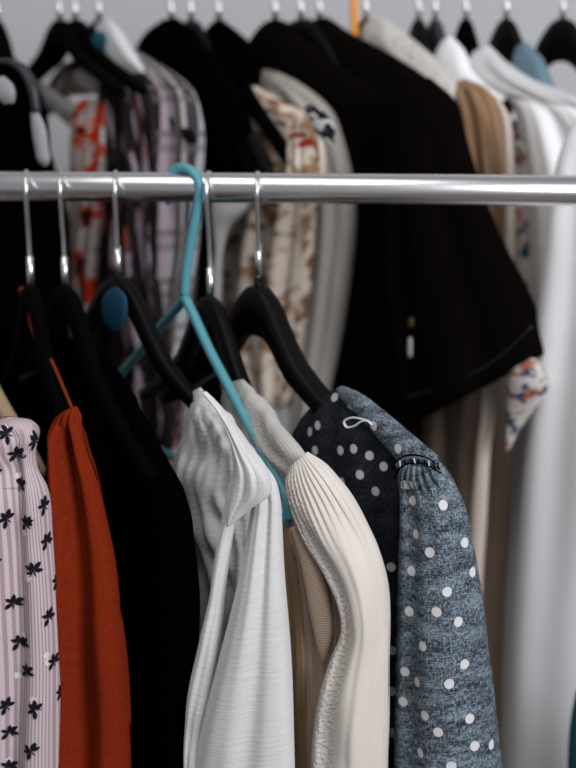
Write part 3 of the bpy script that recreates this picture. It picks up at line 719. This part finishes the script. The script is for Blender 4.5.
g = garment('speckled_lace_blouse', 'pale speckled lace blouse right of the orange hanger', 'blouse', 367, False)
part(g, 'body', B(367, 44), [(364, 24, 382, 17, .006), (363, 38, 402, 32, .014), (372, 52, 424, 50, .017), (394, 68, 445, 68, .018), (420, 88, 458, 88, .018), (440, 108, 462, 108, .014), (446, 130, 460, 130, .008)], M['lace_speck'], n=90)
g = garment('tan_blouse', 'tan and taupe long garment emerging below the black T-shirt sleeve', 'coat', 415, False)
part(g, 'sleeve', B(415, 46, -.03), [(454, 84, 466, 79, .006), (452, 94, 484, 88, .013), (458, 110, 496, 106, .018), (464, 140, 505, 138, .022), (470, 180, 511, 178, .024), (474, 230, 512, 230, .024), (470, 300, 510, 300, .024)], M['tan'], folds=((3, .004, 0, 1, .1, 1),), n=90)
part(g, 'facing', tplane(508, 150, .24, 66), [(492, 95, 499, 98, .003), (499, 112, 508, 114, .005), (504, 150, 513, 150, .006), (506, 210, 515, 210, .006), (502, 300, 513, 300, .006)], M['cream_edge'], n=32, label='pale pink front edge')
part(g, 'body', B(415, 46, -.01), [(430, 290, 500, 290, .01), (420, 340, 506, 340, .022), (413, 400, 507, 400, .026), (412, 450, 506, 450, .028), (420, 520, 503, 520, .028), (435, 600, 500, 600, .028), (445, 700, 496, 700, .028), (445, 900, 496, 900, .028)], M['tan_wool'], folds=((3, .0035, .8, .6, .1, 1),), n=110)
part(g, 'lining', tplane(480, 480, .20, 60), [(482, 372, 494, 370, .004), (481, 400, 496, 396, .006), (477, 450, 490, 448, .007), (471, 520, 486, 520, .007), (469, 580, 482, 580, .007), (468, 660, 480, 660, .006), (468, 800, 478, 800, .005)], M['cream_edge'], n=32, label='cream lining strip')

g = garment('navy_floral_blouse', 'white blouse with navy and red flowers, its cuff below the black sleeve hem', 'blouse', 455, False)
part(g, 'sleeve', B(455, 42), [(508, 120, 520, 120, .004), (511, 150, 530, 150, .010), (513, 210, 531, 210, .012), (513, 290, 532, 290, .012), (512, 350, 536, 350, .014)], M['navy_floral'], n=60)
part(g, 'cuff', tplane(528, 400, .15, 62), [(514, 352, 532, 352, .008), (510, 368, 541, 366, .014), (508, 384, 547, 380, .016), (507, 405, 543, 398, .012), (506, 428, 526, 420, .008), (505, 452, 510, 448, .003)], M['navy_floral'], n=60)

g = garment('white_shirt', 'long white shirt filling the right edge, plain and unpatterned', 'shirt', 437, False)
part(g, 'collar', B(437, 44, -.01), [(442, 42, 451, 36, .004), (436, 56, 462, 50, .010), (436, 70, 470, 68, .013), (450, 84, 484, 84, .014), (470, 100, 505, 100, .012)], M['white_shirt'], n=48)
part(g, 'body', B(437, 50), [(500, 84, 520, 84, .008), (510, 96, 560, 96, .016), (518, 115, 596, 115, .022), (522, 150, 625, 150, .026), (528, 200, 640, 200, .028), (528, 260, 650, 260, .028), (526, 320, 660, 320, .028), (515, 380, 665, 380, .03), (506, 450, 672, 450, .03), (498, 540, 680, 540, .03), (492, 640, 688, 640, .032), (488, 768, 694, 768, .034), (484, 1000, 700, 1000, .036)],
    M['white_shirt'], folds=((2, .007, 2.2, .6, .1, 1),), wr=.003, wscale=(12, 5), n=140)
part(g, 'sleeve', tplane(560, 300, .17, 60), [(575, 118, 600, 118, .004), (562, 150, 615, 150, .014), (552, 200, 625, 200, .02), (546, 260, 640, 260, .026), (538, 330, 650, 330, .03), (530, 420, 655, 420, .032), (522, 520, 660, 520, .034), (514, 640, 664, 640, .036), (506, 768, 668, 768, .038), (496, 1000, 672, 1000, .04)],
    M['white_shirt'], folds=((1.2, .004, .8, 1.6, .1, 1),), wr=.004, wscale=(12, 5), n=140)

g = garment('speckled_white_shirt', 'white shirt with tiny dark specks sloping to the upper right corner', 'shirt', 470, False)
part(g, 'body', B(465, 50, -.02), [(474, 52, 488, 45, .005), (468, 64, 500, 58, .012), (478, 78, 525, 74, .016), (500, 90, 560, 90, .018), (530, 104, 600, 108, .016), (556, 118, 620, 126, .008)], M['white_speck'], n=90, wr=.003)
g = garment('blue_satin_top', 'blue-grey satin top between two black hangers at the upper right', 'top', 509, False)
part(g, 'body', B(509, 42, -.03), [(517, 47, 526, 42, .004), (514, 60, 540, 58, .010), (512, 76, 548, 74, .012), (515, 92, 556, 92, .012), (530, 200, 560, 200, .012), (540, 500, 580, 500, .012)], M['blue_satin'], n=60)
g = garment('teal_garment', 'dark teal garment showing in the bottom right corner', 'garment', 570, False)
part(g, 'body', tplane(590, 740, .02, 66), [(576, 690, 600, 690, .006), (572, 712, 620, 712, .012), (569, 740, 640, 740, .016), (568, 768, 650, 768, .02), (566, 1000, 660, 1000, .02)], M['teal_cloth'], n=48)
for o in bpy.data.objects:
    if o.type == 'MESH': o.data.name = o.name
